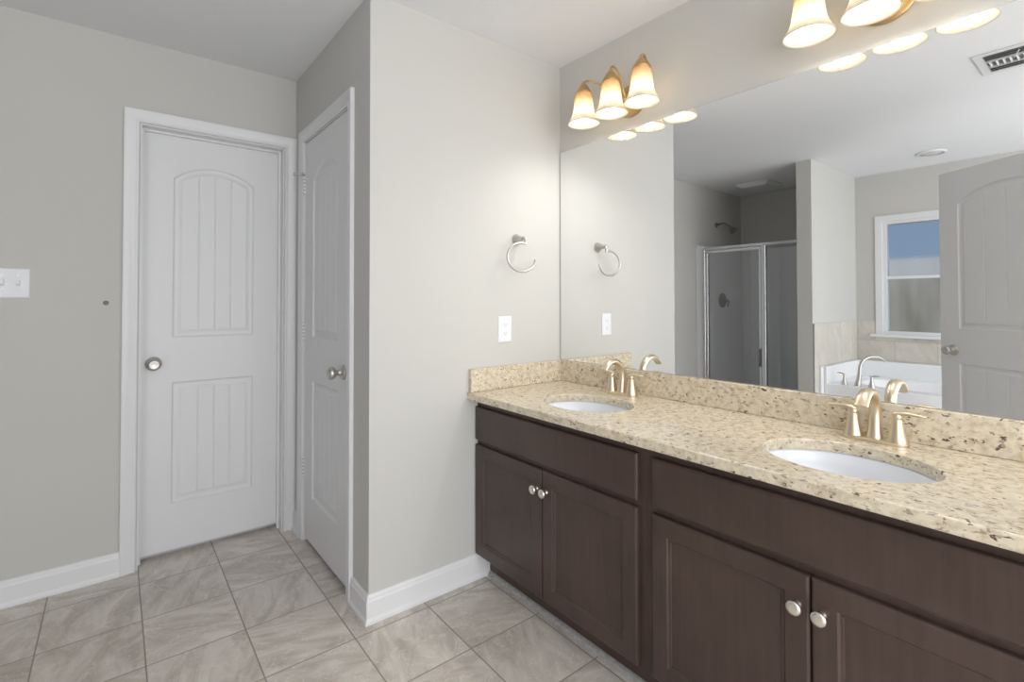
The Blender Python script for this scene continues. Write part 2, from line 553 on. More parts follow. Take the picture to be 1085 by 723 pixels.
# baseboards
BP = [(0,0),(0.019,0),(0.019,0.010),(0.015,0.019),(0.0135,0.022),(0.0135,0.082),(0.010,0.090),(0.009,0.098),(0.005,0.105),(0,0.106)]
def baseboard(name, p0, p1, outv, m0=0.0, m1=0.0):
    bm = bmesh.new()
    extrude_profile(bm, BP, p0, p1, outv, m0, m1)
    return struct(finish(name, bm, m_trim))
CASE = 0.057
baseboard('baseboard_corner', (-W, 0, 0), (-0.4555, 0, 0), (0, -1, 0), m0=1.0)
baseboard('baseboard_closet', (-W, 0, 0), (-W, D2A-0.006-CASE, 0), (-1, 0, 0), m0=1.0)
baseboard('baseboard_closet', (-W, D2B+0.006+CASE, 0), (-W, L, 0), (-1, 0, 0))
baseboard('baseboard_left', (-2.83, L, 0), (D1A-0.006-CASE, L, 0), (0, -1, 0))
baseboard('baseboard_partition', (PX, PY1, 0), (PX, PY0, 0), (1, 0, 0))

# ------------------------------------------------------------------ moulded doors
def panel_loop(cx, hw, z0, zs, za, inset, n=18):
    """points of an arched (or square when zs == za) panel, inset inward; local (x, z)"""
    hw2 = hw-inset
    pts = [(cx-hw2, z0+inset), (cx+hw2, z0+inset)]
    if abs(za-zs) < 1e-6:
        pts += [(cx+hw2 - 2*hw2*i/n, zs-inset) for i in range(n+1)]
    else:
        rise = za-zs
        R = (hw*hw+rise*rise)/(2*rise)
        cz = za-R
        Rr = R-inset
        for i in range(n+1):
            x = hw2-2*hw2*i/n
            pts.append((cx+x, cz+math.sqrt(Rr*Rr-x*x)))
    return pts

def door_leaf_mesh(width, height, thick, panels, grooves=3, backside=True):
    """leaf in local x 0..width, front face at y=0 facing -y, z 0..height"""
    bm = bmesh.new()
    prof = [(0.0, 0.0), (0.002, 0.0040), (0.008, 0.0085), (0.018, 0.0095), (0.022, 0.0085), (0.036, 0.0030), (0.037, 0.0030)]
    def face_side(y0, sgn):
        loops = [[(0,0),(width,0),(width,height),(0,height)]]
        for (cx, hw, z0, zs, za) in panels:
            loops.append(panel_loop(cx, hw, z0, zs, za, 0.0))
        polys = [[Vector((x, z, 0)) for x, z in lp] for lp in loops]
        flat = [p for lp in polys for p in lp]
        vs = [bm.verts.new((p.x, y0, p.y)) for p in flat]
        for tri in tessellate_polygon(polys):
            try: bm.faces.new([vs[i] for i in tri])
            except ValueError: pass
        for (cx, hw, z0, zs, za) in panels:
            prev = None
            for ins, dep in prof:
                ring = [bm.verts.new((x, y0+sgn*dep, z)) for x, z in panel_loop(cx, hw, z0, zs, za, ins)]
                if prev:
                    k = len(ring)
                    for i in range(k):
                        j = (i+1) % k
                        bm.faces.new((prev[i], prev[j], ring[j], ring[i]))
                prev = ring
            # planked field
            ins = 0.037
            h2 = hw-ins
            rise = za-zs
            if rise > 1e-6:
                R = (hw*hw+rise*rise)/(2*rise); cz = za-R; Rr = R-ins
                top = lambda x: cz+math.sqrt(max(0, Rr*Rr-x*x))
            else:
                top = lambda x: zs-ins
            xs = []
            npl = grooves+1
            gwid = 0.0035
            for k in range(npl+1):
                gx = -h2+2*h2*k/npl
                if 0 < k < npl:
                    xs += [(gx-gwid, 0.0030), (gx, 0.0058), (gx+gwid, 0.0030)]
                else:
                    xs.append((gx, 0.0030))
                if k < npl:
                    for q in (1, 2, 3):
                        xs.append((gx+2*h2/npl*q/4, 0.0030))
            xs.sort()
            for (xa, da), (xb, db) in zip(xs, xs[1:]):
                q = [bm.verts.new(p) for p in ((cx+xa, y0+sgn*da, z0+ins), (cx+xb, y0+sgn*db, z0+ins), (cx+xb, y0+sgn*db, top(xb)), (cx+xa, y0+sgn*da, top(xa)))]
                bm.faces.new(q)
    face_side(0.0, 1)
    face_side(thick, -1)
    for a, b_ in (((0,0),(width,0)), ((width,0),(width,height)), ((width,height),(0,height)), ((0,height),(0,0))):
        bm.faces.new([bm.verts.new(p) for p in ((a[0],0,a[1]),(b_[0],0,b_[1]),(b_[0],thick,b_[1]),(a[0],thick,a[1]))])
    return bm

def leaf_panels(width):
    c = width/2
    hw = width/2-(0.125 if width < 0.7 else 0.118)
    return [(c, hw, 1.022, 1.800, 1.868 if width < 0.7 else 1.890), (c, hw, 0.222, 0.805, 0.805)]

def knob(parent, x, z, y=0.0, r=0.027):
    """round door knob on a rose, pointing -y (local)"""
    bm = bmesh.new()
    lathe(bm, [(0.0, -0.001), (0.033, -0.001), (0.033, 0.004), (0.030, 0.008), (0.018, 0.011), (0.012, 0.014), (0.011, 0.030), (0.015, 0.034),
               (0.024, 0.040), (r, 0.048), (r, 0.054), (0.024, 0.061), (0.016, 0.0655), (0.014, 0.0645), (0.0, 0.066)], (x, y, z), '-Y', 36)
    return finish('knob', bm, m_nickel, parent, smooth=True)

def casing(parent, a, b_, ztop, fn):
    """U of moulded casing around an opening from a to b_; fn maps (along, out, z)"""
    prof = [(0.0, 0.0), (0.0, 0.007), (0.004, 0.010), (0.008, 0.0105), (0.014, 0.008), (0.026, 0.010), (0.040, 0.0165), (0.052, 0.0175), (CASE, 0.0155), (CASE, 0.0)]
    rv = 0.006
    bm = bmesh.new()
    A, B, Z = a-rv, b_+rv, ztop+rv
    paths = []
    for w_, o_ in prof:
        paths.append([(A-w_, o_, 0.0), (A-w_, o_, Z+w_), (B+w_, o_, Z+w_), (B+w_, o_, 0.0)])
    vs = [[bm.verts.new(fn(*p)) for p in path] for path in paths]
    k = len(vs)
    for i in range(k):
        j = (i+1) % k
        for s_ in range(3):
            bm.faces.new((vs[i][s_], vs[i][s_+1], vs[j][s_+1], vs[j][s_]))
    bm.faces.new([vs[i][0] for i in range(k)]); bm.faces.new([vs[i][3] for i in range(k)])
    return finish('casing', bm, m_trim, parent, autosmooth=0.45)

# far door: leaf set back against a stop, opens away
d1 = struct(empty('door_1', (0, 0, 0)))
casing(d1, D1A, D1B, DZ, lambda a, o, z: (a, L-o, z))
boxobj('jamb', [(D1A-0.001, D1A+0.003, L-0.001, L+0.105, 0, DZ), (D1B-0.003, D1B+0.001, L-0.001, L+0.105, 0, DZ), (D1A+0.003, D1B-0.003, L-0.001, L+0.105, DZ-0.003, DZ+0.001),
                (D1A+0.003, D1A+0.014, L+0.052, L+0.0695, 0.0, DZ-0.014), (D1B-0.014, D1B-0.003, L+0.052, L+0.0695, 0.0, DZ-0.014), (D1A+0.003, D1B-0.003, L+0.052, L+0.0695, DZ-0.014, DZ-0.003)], m_trim, d1)
WL = D1B-D1A-0.012
leaf = finish('door_leaf', door_leaf_mesh(WL, 2.008, 0.035, leaf_panels(WL)), m_door, d1, autosmooth=0.35)
leaf.location = (D1A+0.006, L+0.070, 0.026)
knob(leaf, 0.052, 0.90)
# closet door: leaf flush with the casing, hinged at the far side, opens towards the room
d2 = struct(empty('door_2', (0, 0, 0)))
casing(d2, D2A, D2B, DZ, lambda a, o, z: (-W-o, a, z))
boxobj('jamb', [(-W-0.001, -W+0.10, D2A-0.001, D2A+0.002, 0, DZ), (-W-0.001, -W+0.10, D2B-0.002, D2B+0.001, 0, DZ), (-W-0.001, -W+0.10, D2A+0.002, D2B-0.002, DZ-0.002, DZ+0.001)], m_trim, d2)
WL2 = D2B-D2A-0.010
leaf2 = finish('door_leaf', door_leaf_mesh(WL2, 2.012, 0.035, leaf_panels(WL2)), m_door, d2, autosmooth=0.35)
leaf2.rotation_euler = (0, 0, -PI/2)         # local +x runs towards -y, face looks to -x
leaf2.location = (-W+0.002, D2B-0.005, 0.024)
knob(leaf2, WL2-0.055, 0.895)
for hz in (1.80, 1.045, 0.345):
    bm = bmesh.new()
    for k in range(5):
        lathe(bm, [(0.0062, k*0.018+0.002), (0.0070, k*0.018+0.003), (0.0070, k*0.018+0.015), (0.0062, k*0.018+0.016)], (-0.0035, -0.007, hz-0.045), 'Z', 12)
    lathe(bm, [(0.0, 0.0), (0.004, 0.001), (0.004, 0.004), (0.0, 0.006)], (-0.0035, -0.006, hz+0.045), 'Z', 12)
    box(bm, -0.0045, 0.012, -0.002, 0.0005, hz-0.044, hz+0.044)
    hg = finish('hinge', bm, m_plate, leaf2, autosmooth=0.6)
    hg.data.materials.append(m_slot)
    bm = bmesh.new(); bm.from_mesh(hg.data); nf = len(bm.faces)
    lathe(bm, [(0.0045, 0.0), (0.0045, 0.090)], (-0.0035, -0.007, hz-0.045), 'Z', 10)
    bm.faces.ensure_lookup_table()
    for f in bm.faces[nf:]: f.material_index = 1
    bm.to_mesh(hg.data); bm.free()
bm = bmesh.new()      # hinge-pin stop on the top hinge
sweep(bm, [(-0.003, -0.006, 1.852), (-0.010, -0.026, 1.852), (-0.018, -0.048, 1.852)], 0.0035, 10)
lathe(bm, [(0.0, 0), (0.008, 0.0), (0.008, 0.008), (0.0, 0.009)], (-0.018, -0.048, 1.852), '-Y', 14)
sweep(bm, [(-0.003, -0.006, 1.852), (0.018, -0.020, 1.852)], 0.003, 10)
lathe(bm, [(0.0, 0), (0.007, 0.0), (0.007, 0.008), (0.0, 0.009)], (0.018, -0.018, 1.852), '-Y', 14)
finish('hinge_stop', bm, m_nickel, leaf2, autosmooth=0.6)
# entry door, standing open by the tub
d3 = struct(empty('door_3', (-2.002, -1.728, 0)))
WL3 = 0.79
leaf3 = finish('door_leaf', door_leaf_mesh(WL3, 2.010, 0.035, leaf_panels(WL3)), m_door, d3, autosmooth=0.35)
ang = math.atan2(0.840, -0.543)
leaf3.rotation_euler = (0, 0, ang + PI)
pf = Vector((-2.426, -1.065, 0))             # free edge at floor level
dirv = Vector((math.cos(ang), math.sin(ang), 0))
# face looking to the mirror must be local -y; local x runs from the free edge to the hinge
leaf3.location = pf - Vector(d3.location) + Vector((0, 0, 0.026))
knob(leaf3, 0.082, 0.885)
kb = knob(leaf3, 0.0, 0.0)
kb.location = (0.082, 0.035, 0.885)
kb.rotation_euler = (0, 0, PI)

# ------------------------------------------------------------------ window
w1 = struct(empty('window_1', (-D, (WY0+WY1)/2, WZ0)))
def wloc(x0, x1, y0, y1, z0, z1):
    return (x0+D, x1+D, y0-(WY0+WY1)/2, y1-(WY0+WY1)/2, z0-WZ0, z1-WZ0)
fr = boxobj('window_frame', [wloc(-D, -D+0.014, WY0-0.002, WY0+0.052, WZ0, WZ1+0.052), wloc(-D, -D+0.014, WY1-0.052, WY1+0.002, WZ0, WZ1+0.052),
              wloc(-D, -D+0.014, WY1+0.002, WY0-0.002, WZ1-0.002, WZ1+0.052),
              wloc(-D-0.09, -D+0.002, WY0-0.032, WY0, WZ0, WZ1), wloc(-D-0.09, -D+0.002, WY1, WY1+0.032, WZ0, WZ1),
              wloc(-D-0.09, -D+0.002, WY1+0.032, WY0-0.032, WZ0, WZ0+0.030), wloc(-D-0.09, -D+0.002, WY1+0.032, WY0-0.032, WZ1-0.030, WZ1),
              wloc(-D-0.05, -D-0.02, WY1+0.032, WY0-0.032, 1.422, 1.448)], m_trim, w1)
boxobj('window_sill', wloc(-D-0.005, -D+0.055, WY1-0.09, WY0+0.09, WZ0-0.026, WZ0), m_trim, w1, bevel=0.004)
boxobj('window_glass', [wloc(-D-0.045, -D-0.040, WY1+0.03, WY0-0.03, WZ0+0.028, WZ1-0.028)], m_frost, w1)

# outside the window
m_fence = mat('weathered_fence', (0.30, 0.28, 0.25), 0.8)
tex_bump(m_fence, 1.0, 0.2, 0.01, stretch=(3, 3, 0.8), colmix=((0.26, 0.24, 0.20), (0.46, 0.44, 0.41)))
m_lawn = tex_bump(mat('lawn_grass', (0.12, 0.13, 0.07), 0.9), 6, 0.4, 0.05, colmix=((0.10, 0.10, 0.06), (0.16, 0.17, 0.09)))
struct(boxobj('ground_outside', (-14.0, -4.0, -6.0, 5.0, -0.12, -0.06), m_lawn))
m_fencetop = tex_bump(mat('pale_fence_boards', (0.55, 0.57, 0.58), 0.8), 1.0, 0.2, 0.01, stretch=(3, 3, 0.8), colmix=((0.50, 0.52, 0.53), (0.58, 0.60, 0.61)))
fe = empty('privacy_fence', (-10.0, 0, 0))
bm = bmesh.new()
for k in range(62):
    y = -4.4+k*0.142
    box(bm, -0.02, 0.0, y, y+0.138, -0.04, 1.655)
for z in (0.25, 1.0):
    box(bm, -0.065, -0.021, -4.4, 4.4, z, z+0.08)
box(bm, -0.02, 0.0, -4.4, 4.4, -0.06, -0.03)
finish('board_panel', bm, m_fence, fe)
boxobj('top_panel', (-0.02, 0.0, -4.4, 4.4, 1.66, 2.02), m_fencetop, fe)
tag(fe, 'grey weathered board fence seen blurred through the frosted window over the tub', 'fence')

# ------------------------------------------------------------------ vanity cabinets
FX = -0.514        # face frame
DX = -0.533        # door faces
KX = -0.4555
def slab_panel(name, y0, y1, z0, z1, parent, stile=0.055, bead=0.008):
    """door with a flat recessed panel, bead step and soft outer edge; front at x=DX"""
    bm = bmesh.new()
    def ring(ins, dep):
        return [bm.verts.new((DX+dep, y, z)) for y, z in ((y0+ins, z0+ins), (y1-ins, z0+ins), (y1-ins, z1-ins), (y0+ins, z1-ins))]
    seq = [(0.0, 0.0185), (0.0, 0.006), (0.0015, 0.003), (0.006, 0.0), (stile-0.002, 0.0), (stile, 0.002), (stile+0.0025, 0.0042), (stile+bead, 0.0048), (stile+bead+0.002, 0.0085)]
    rs = [ring(*q) for q in seq]
    for a, b_ in zip(rs, rs[1:]):
        for i in range(4):
            j = (i+1) % 4
            bm.faces.new((a[i], a[j], b_[j], b_[i]))
    bm.faces.new(rs[-1]); bm.faces.new(rs[0][::-1])
    return finish(name, bm, m_wood, parent)

def slab_front(name, y0, y1, z0, z1, parent):
    bm = bmesh.new()
    def ring(ins, dep):
        return [bm.verts.new((DX+dep, y, z)) for y, z in ((y0+ins, z0+ins), (y1-ins, z0+ins), (y1-ins, z1-ins), (y0+ins, z1-ins))]
    seq = [(0.0, 0.0185), (0.0, 0.006), (0.002, 0.0028), (0.007, 0.0)]
    rs = [ring(*q) for q in seq]
    for a, b_ in zip(rs, rs[1:]):
        for i in range(4):
            j = (i+1) % 4
            bm.faces.new((a[i], a[j], b_[j], b_[i]))
    bm.faces.new(rs[-1]); bm.faces.new(rs[0][::-1])
    return finish(name, bm, m_wood, parent)

def cab_knob(parent, y, z):
    bm = bmesh.new()
    lathe(bm, [(0.0, 0.0), (0.0085, 0.0), (0.0085, 0.003), (0.006, 0.006), (0.0055, 0.012), (0.008, 0.016), (0.014, 0.020), (0.0165, 0.024), (0.0165, 0.027), (0.014, 0.0295), (0.007, 0.031), (0.0, 0.0312)], (DX+0.001, y, z), '-X', 28)
    return finish('knob', bm, m_knob, parent, smooth=True)

def vanity(y0, y1, fronts, split, label):
    v = empty('vanity_cabinet', (0, 0, 0))
    tag(v, label, 'cabinet', 'bathroom vanity cabinets')
    # carcass: toe kick set back, face frame with openings is covered by the fronts
    boxobj('body', [(FX+0.019, -0.002, y0, y0+0.015, 0.104, 0.79), (FX+0.019, -0.002, y1-0.015, y1, 0.104, 0.79), (FX+0.019, -0.002, y0, y1, 0.104, 0.119),
                    (-0.012, -0.002, y0, y1, 0.119, 0.79), (KX, KX+0.015, y0, y1, 0.0, 0.104), (FX, FX+0.0192, y0, y1, 0.104, 0.79)], m_wood, v)
    a, b_ = fronts
    slab_front('drawer_front', b_, a, 0.612, 0.757, v)
    for (p, q, ky) in ((a, split+0.0015, split+0.026), (split-0.0015, b_, split-0.026)):
        dr = slab_panel('door', q, p, 0.112, 0.592, v)
        cab_knob(dr, ky, 0.5175)
    return v
vanity(-0.905, -0.0015, (-0.006, -0.878), -0.4465, 'dark brown wood vanity cabinet under the left sink, against the towel ring wall')
vanity(-1.810, -0.9052, (-0.930, -1.802), -1.3625, 'dark brown wood vanity cabinet under the right sink, nearest the camera')
bm = bmesh.new()
QR = [(0,0),(0.016,0),(0.0155,0.006),(0.012,0.012),(0.006,0.0165),(0.0,0.018)]
extrude_profile(bm, QR, (KX, -0.02, 0), (KX, -0.88, 0), (-1, 0, 0))
extrude_profile(bm, QR, (KX, -0.884, 0), (KX, -1.81, 0), (-1, 0, 0))
struct(finish('trim_1', bm, m_kicktrim, autosmooth=0.6))

# ------------------------------------------------------------------ granite counter
SINKS = [(-0.318, -0.478), (-0.318, -1.368)]
SA, SB = 0.193, 0.152       # half length along y, half width along x
ct = empty('granite_countertop', (0, 0, ZC))
tag(ct, 'cream speckled granite vanity top with two oval sink cut-outs and backsplashes', 'countertop')
def counter_mesh():
    bm = bmesh.new()
    x0, x1, y0, y1 = -0.571, -0.001, -1.835, -0.001
    # outline with eased front edge
    ns = 64
    holes = [[(cx+SB*math.cos(2*PI*i/ns), cy+SA*math.sin(2*PI*i/ns)) for i in range(ns)] for cx, cy in SINKS]
    er = 0.004
    def cap(z, ins, hins):
        outer = [(x0+ins, y0), (x1, y0), (x1, y1), (x0+ins, y1)]
        hs = [[(cx+(SB+hins)*math.cos(2*PI*i/ns), cy+(SA+hins)*math.sin(2*PI*i/ns)) for i in range(ns)] for cx, cy in SINKS]
        return outer, hs
    def fill(z, outer, hs):
        polys = [[Vector((x, y, 0)) for x, y in lp] for lp in [outer]+hs]
        flat = [p for lp in polys for p in lp]
        vs = [bm.verts.new((p.x, p.y, z)) for p in flat]
        for tri in tessellate_polygon(polys):
            try: bm.faces.new([vs[i] for i in tri])
            except ValueError: pass
    o1, h1 = cap(0, er, er*0.7)
    fill(0.0, o1, h1)
    o2, h2 = cap(-CT, 0.002, 0.0)
    fill(-CT, o2, h2)
    lv = [(0.0, er, er*0.7), (-er*0.35, er*0.35, er*0.2), (-er, 0.0, 0.0), (-CT+0.003, 0.0, 0.0), (-CT, 0.002, 0.0)]
    prev = None
    for z, ins, hi in lv:
        o_, hs = cap(z, ins, hi)
        loops = [[bm.verts.new((x, y, z)) for x, y in lp] for lp in [o_]+hs]
        if prev:
            for A, B in zip(prev, loops):
                for i in range(len(A)):
                    j = (i+1) % len(A)
                    bm.faces.new((A[i], A[j], B[j], B[i]))
        prev = loops
    return bm
finish('slab', counter_mesh(), m_granite, ct)
boxobj('backsplash', (-0.0205, -0.001, -1.835, -0.0215, 0.0005, 0.1013), m_granite, ct, bevel=0.0015, seg=1)
boxobj('side_splash', (-0.562, -0.001, -0.0215, -0.001, 0.0005, 0.1013), m_granite, ct, bevel=0.0015, seg=1)

# ------------------------------------------------------------------ sinks
def sink_bm():
    bm = bmesh.new()
    ns = 64
    rings = []
    prof = [(1.06, 0.0), (1.02, -0.0005), (1.0, -0.006), (0.97, -0.035), (0.90, -0.075), (0.76, -0.110), (0.52, -0.130), (0.25, -0.138), (0.12, -0.140)]
    for s_, z in prof:
        rings.append([bm.verts.new((SB*s_*math.cos(2*PI*i/ns), SA*s_*math.sin(2*PI*i/ns), z)) for i in range(ns)])
    out = [(0.14, -0.150), (0.30, -0.148), (0.58, -0.140), (0.84, -0.118), (0.98, -0.080), (1.04, -0.035), (1.06, -0.010)]
    for s_, z in out:
        rings.append([bm.verts.new((SB*s_*math.cos(2*PI*i/ns), SA*s_*math.sin(2*PI*i/ns), z)) for i in range(ns)])
    rings.append(rings[0])
    for a, b_ in zip(rings, rings[1:]):
        for i in range(ns):
            j = (i+1) % ns
            bm.faces.new((a[i], a[j], b_[j], b_[i]))
    return bm
sk = empty('undermount_sink', (SINKS[0][0], SINKS[0][1], ZC-CT-0.0005))
tag(sk, 'white oval undermount sink in the counter nearest the towel ring wall', 'sink', 'oval sinks in the granite top')
finish('basin', sink_bm(), m_porc, sk, smooth=True)
bm = bmesh.new()
lathe(bm, [(0.019, -0.003), (0.024, 0.0), (0.022, 0.0025), (0.016, 0.0025), (0.014, 0.0), (0.0, 0.0)], (0, 0, -0.139), 'Z', 28)
finish('drain', bm, m_champ, sk, smooth=True)
sk2 = copy_tree(sk)
sk2.location = (SINKS[1][0], SINKS[1][1], ZC-CT-0.0005)
sk2['label'] = 'white oval undermount sink in the right part of the counter, nearest the camera'

# ------------------------------------------------------------------ basin faucets
def make_faucet():
    f = empty('basin_faucet', (0, 0, 0))
    bm = bmesh.new()      # deck plate: stadium with eased rim
    n = 40
    def stad(rx, ly, z):
        out = []
        for i in range(n):
            a = 2*PI*i/n
            out.append(bm.verts.new((rx*math.cos(a), (ly if math.sin(a) > 0 else -ly)+rx*math.sin(a), z)))
        return out
    rs = [stad(0.027, 0.052, 0.0), stad(0.0275, 0.052, 0.006), stad(0.025, 0.052, 0.010), stad(0.021, 0.051, 0.0115)]
    for a, b_ in zip(rs, rs[1:]):
        for i in range(n):
            j = (i+1) % n
            bm.faces.new((a[i], a[j], b_[j], b_[i]))
    bm.faces.new(rs[-1]); bm.faces.new(rs[0][::-1])
    finish('deck_plate', bm, m_champ, f, autosmooth=0.6)
    # spout
    bm = bmesh.new()
    cp = [(0.000, 0, 0.008, .0215, .0205), (0.004, 0, 0.040, .0170, .0170), (0.006, 0, 0.080, .0150, .0150), (-0.002, 0, 0.112, .0155, .0148), (-0.026, 0, 0.136, .0165, .0140),
          (-0.058, 0, 0.145, .0170, .0120), (-0.090, 0, 0.136, .0175, .0100), (-0.114, 0, 0.113, .0180, .0080)]
    sp = spline(cp, 6)
    sweep(bm, [q[:3] for q in sp], [(q[3], q[4]) for q in sp], 24, side=(0, 1, 0))
    finish('spout', bm, m_champ, f, autosmooth=0.8)
    for s_ in (1, -1):
        bm = bmesh.new()
        lathe(bm, [(0.0260, 0.008), (0.0260, 0.012), (0.0225, 0.022), (0.0175, 0.042), (0.0140, 0.062), (0.0125, 0.070), (0.0118, 0.071), (0.0118, 0.0725), (0.0125, 0.0735), (0.0122, 0.083), (0.010, 0.089), (0.0, 0.091)], (0.0, s_*0.0525, 0), 'Z', 28)
        hd = finish('handle', bm, m_champ, f, autosmooth=0.7)
        bm = bmesh.new()
        cp = [(0.0, 0.044, 0.083, .0100, .0075), (0.0, 0.058, 0.088, .0105, .0070), (0.0, 0.074, 0.0905, .0100, .0058), (0.0, 0.092, 0.090, .0095, .0050), (0.0, 0.108, 0.089, .0085, .0045), (0.0, 0.117, 0.089, .0050, .0030)]
        sp = spline(cp, 5)
        sweep(bm, [(q[0], s_*q[1], q[2]) for q in sp], [(q[3], q[4]) for q in sp], 16, side=(1, 0, 0))
        finish('lever', bm, m_champ, hd, autosmooth=0.8)
    # pop-up rod behind the spout
    bm = bmesh.new()
    lathe(bm, [(0.0022, 0.008), (0.0022, 0.060), (0.004, 0.064), (0.005, 0.070), (0.003, 0.074), (0.0, 0.075)], (0.024, 0, 0), 'Z', 14)
    finish('lift_rod', bm, m_champ, f, smooth=True)
    return f
fa = make_faucet()
fa.location = (-0.082, -0.456, ZC)
tag(fa, 'champagne nickel two-handle faucet behind the left sink', 'faucet', 'basin faucets')
fb = copy_tree(fa)
fb.location = (-0.082, -1.366, ZC)
fb['label'] = 'champagne nickel two-handle faucet behind the right sink, nearest the camera'

# ------------------------------------------------------------------ mirror
mi = boxobj('wall_mirror', (-0.0055, -0.0002, -1.80, -0.0075, ZC+0.1025, 1.981), m_mirror)
mi.data.materials.append(m_edge)
for p in mi.data.polygons:
    if abs(p.normal.x) < 0.5: p.material_index = 1
tag(mi, 'large frameless wall mirror standing on the granite backsplash behind the faucets', 'mirror')

# ------------------------------------------------------------------ sconces
LX, LZ = -0.140, 2.018     # lamp axis distance from wall; height of the shade rim
def make_sconce():
    s = empty('vanity_light', (0, 0, 2.10))
    zr = LZ-2.10
    bm = bmesh.new()
    n = 40
    def ring(r, h):
        return [bm.verts.new((-h, r*1.08*math.cos(2*PI*i/n), 0.008+r*1.0*math.sin(2*PI*i/n))) for i in range(n)]
    rs = [ring(0.072, 0.0005), ring(0.073, 0.006), ring(0.069, 0.011), ring(0.062, 0.012), ring(0.058, 0.015), ring(0.045, 0.021), ring(0.022, 0.027), ring(0.012, 0.036), ring(0.011, 0.046), ring(0.004, 0.050)]
    for a, b_ in zip(rs, rs[1:]):
        for i in range(n):
            j = (i+1) % n
            bm.faces.new((a[i], a[j], b_[j], b_[i]))
    bm.faces.new(rs[0][::-1]); bm.faces.new(rs[-1])
    finish('backplate', bm, m_brass, s, autosmooth=0.8)
    for yo in (0.158, 0.0, -0.158):
        top = zr+0.188
        bm = bmesh.new()
        if yo:
            cp = [(-0.036, yo*0.02, 0.010), (-0.040, yo*0.22, 0.040), (-0.052, yo*0.55, 0.082), (-0.085, yo*0.86, 0.112), (-0.124, yo*0.98, 0.118), (LX, yo, top-0.008)]
        else:
            cp = [(-0.040, 0, 0.012), (-0.058, 0, 0.040), (-0.080, 0, 0.090), (-0.110, 0, 0.122), (LX+0.004, 0, 0.120), (LX, 0, top-0.008)]
        sweep(bm, spline(cp, 8), 0.0048, 12)
        finish('arm', bm, m_brass, s, smooth=True)
        sh = empty('lamp', (LX, yo, zr))
        sh.parent = s
        # bell shade, open at the bottom
        prof = [(0.0715, 0.000), (0.0690, 0.005), (0.0620, 0.016), (0.0540, 0.031), (0.0480, 0.048), (0.0445, 0.070), (0.0415, 0.095), (0.0385, 0.118), (0.0350, 0.136), (0.0260, 0.148)]
        bm = bmesh.new()
        lathe(bm, prof + [(r-0.003, h-0.001) for r, h in reversed(prof[:-1])] + [(prof[0][0]-0.0015, -0.001), prof[0]], (0, 0, 0), 'Z', 40, cap0=False, cap1=False)
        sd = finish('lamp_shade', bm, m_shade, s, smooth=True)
        sd.location = (LX, yo, zr)
        bpy.data.objects.remove(sh)
        bm = bmesh.new()
        lathe(bm, [(0.0365, 0.136), (0.0375, 0.138), (0.0362, 0.142), (0.0310, 0.152), (0.0225, 0.166), (0.0130, 0.178), (0.0080, 0.182), (0.0090, 0.186), (0.0060, 0.192), (0.0, 0.194)], (0, 0, 0), 'Z', 28)
        cpo = finish('cap', bm, m_brass, sd, autosmooth=0.8)
        bm = bmesh.new()
        lathe(bm, [(0.0, 0.014), (0.012, 0.016), (0.022, 0.024), (0.028, 0.036), (0.0295, 0.048), (0.027, 0.060), (0.020, 0.075), (0.014, 0.088), (0.013, 0.100), (0.0, 0.102)], (0, 0, 0), 'Z', 24)
        bu = finish('bulb', bm, m_bulb, sd, smooth=True)
        sl = bpy.data.lights.new('bulb_light', 'SPOT')
        sl.energy, sl.spot_size, sl.spot_blend, sl.shadow_soft_size, sl.color = LAMP_W, math.radians(164), 0.8, 0.022, (1.0, 0.96, 0.91)
        so_ = bpy.data.objects.new('bulb_light', sl)
        COL.objects.link(so_)
        so_.parent = bu
        so_.location = (0, 0, 0.010)
    return s
sc = make_sconce()
sc.location = (0, -0.455, 2.10)
tag(sc, 'three-arm gold vanity light with amber bell shades nearest the towel ring wall', 'wall light', 'gold vanity lights over the mirror')
sc2 = copy_tree(sc)
sc2.location = (0, -1.385, 2.108)
sc2['label'] = 'three-arm gold vanity light with amber bell shades, cut off by the top picture edge'

# ------------------------------------------------------------------ towel ring
tr = empty('towel_ring', (-0.291, 0, 1.515))
tag(tr, 'satin nickel open towel ring on the wall left of the mirror', 'towel ring')
bm = bmesh.new()
lathe(bm, [(0.0, 0.0), (0.0255, 0.0), (0.0265, 0.004), (0.024, 0.010), (0.017, 0.020), (0.0125, 0.032), (0.011, 0.042), (0.010, 0.050)], (0, 0, 0), '-Y', 32)
sweep(bm, spline([(0, -0.044, 0.002), (0.001, -0.060, 0.001), (0.002, -0.068, -0.010), (0.002, -0.069, -0.030)], 6), [(0.009, 0.0075)]*19, 16, side=(1, 0, 0))
finish('wall_post', bm, m_nickel, tr, autosmooth=0.8)
bm = bmesh.new()
R0, RW = 0.066, 0.084
pts = []
for i in range(61):
    a = math.radians(74 + (278)*i/60)   # open ring: from the top round the left and bottom up the right
    pts.append((-0.022+RW*math.cos(a), -0.069, -0.024-R0+R0*math.sin(a)))
sweep(bm, pts, 0.0058, 14, side=(0, 1, 0))
finish('ring', bm, m_nickel, tr, autosmooth=0.8)

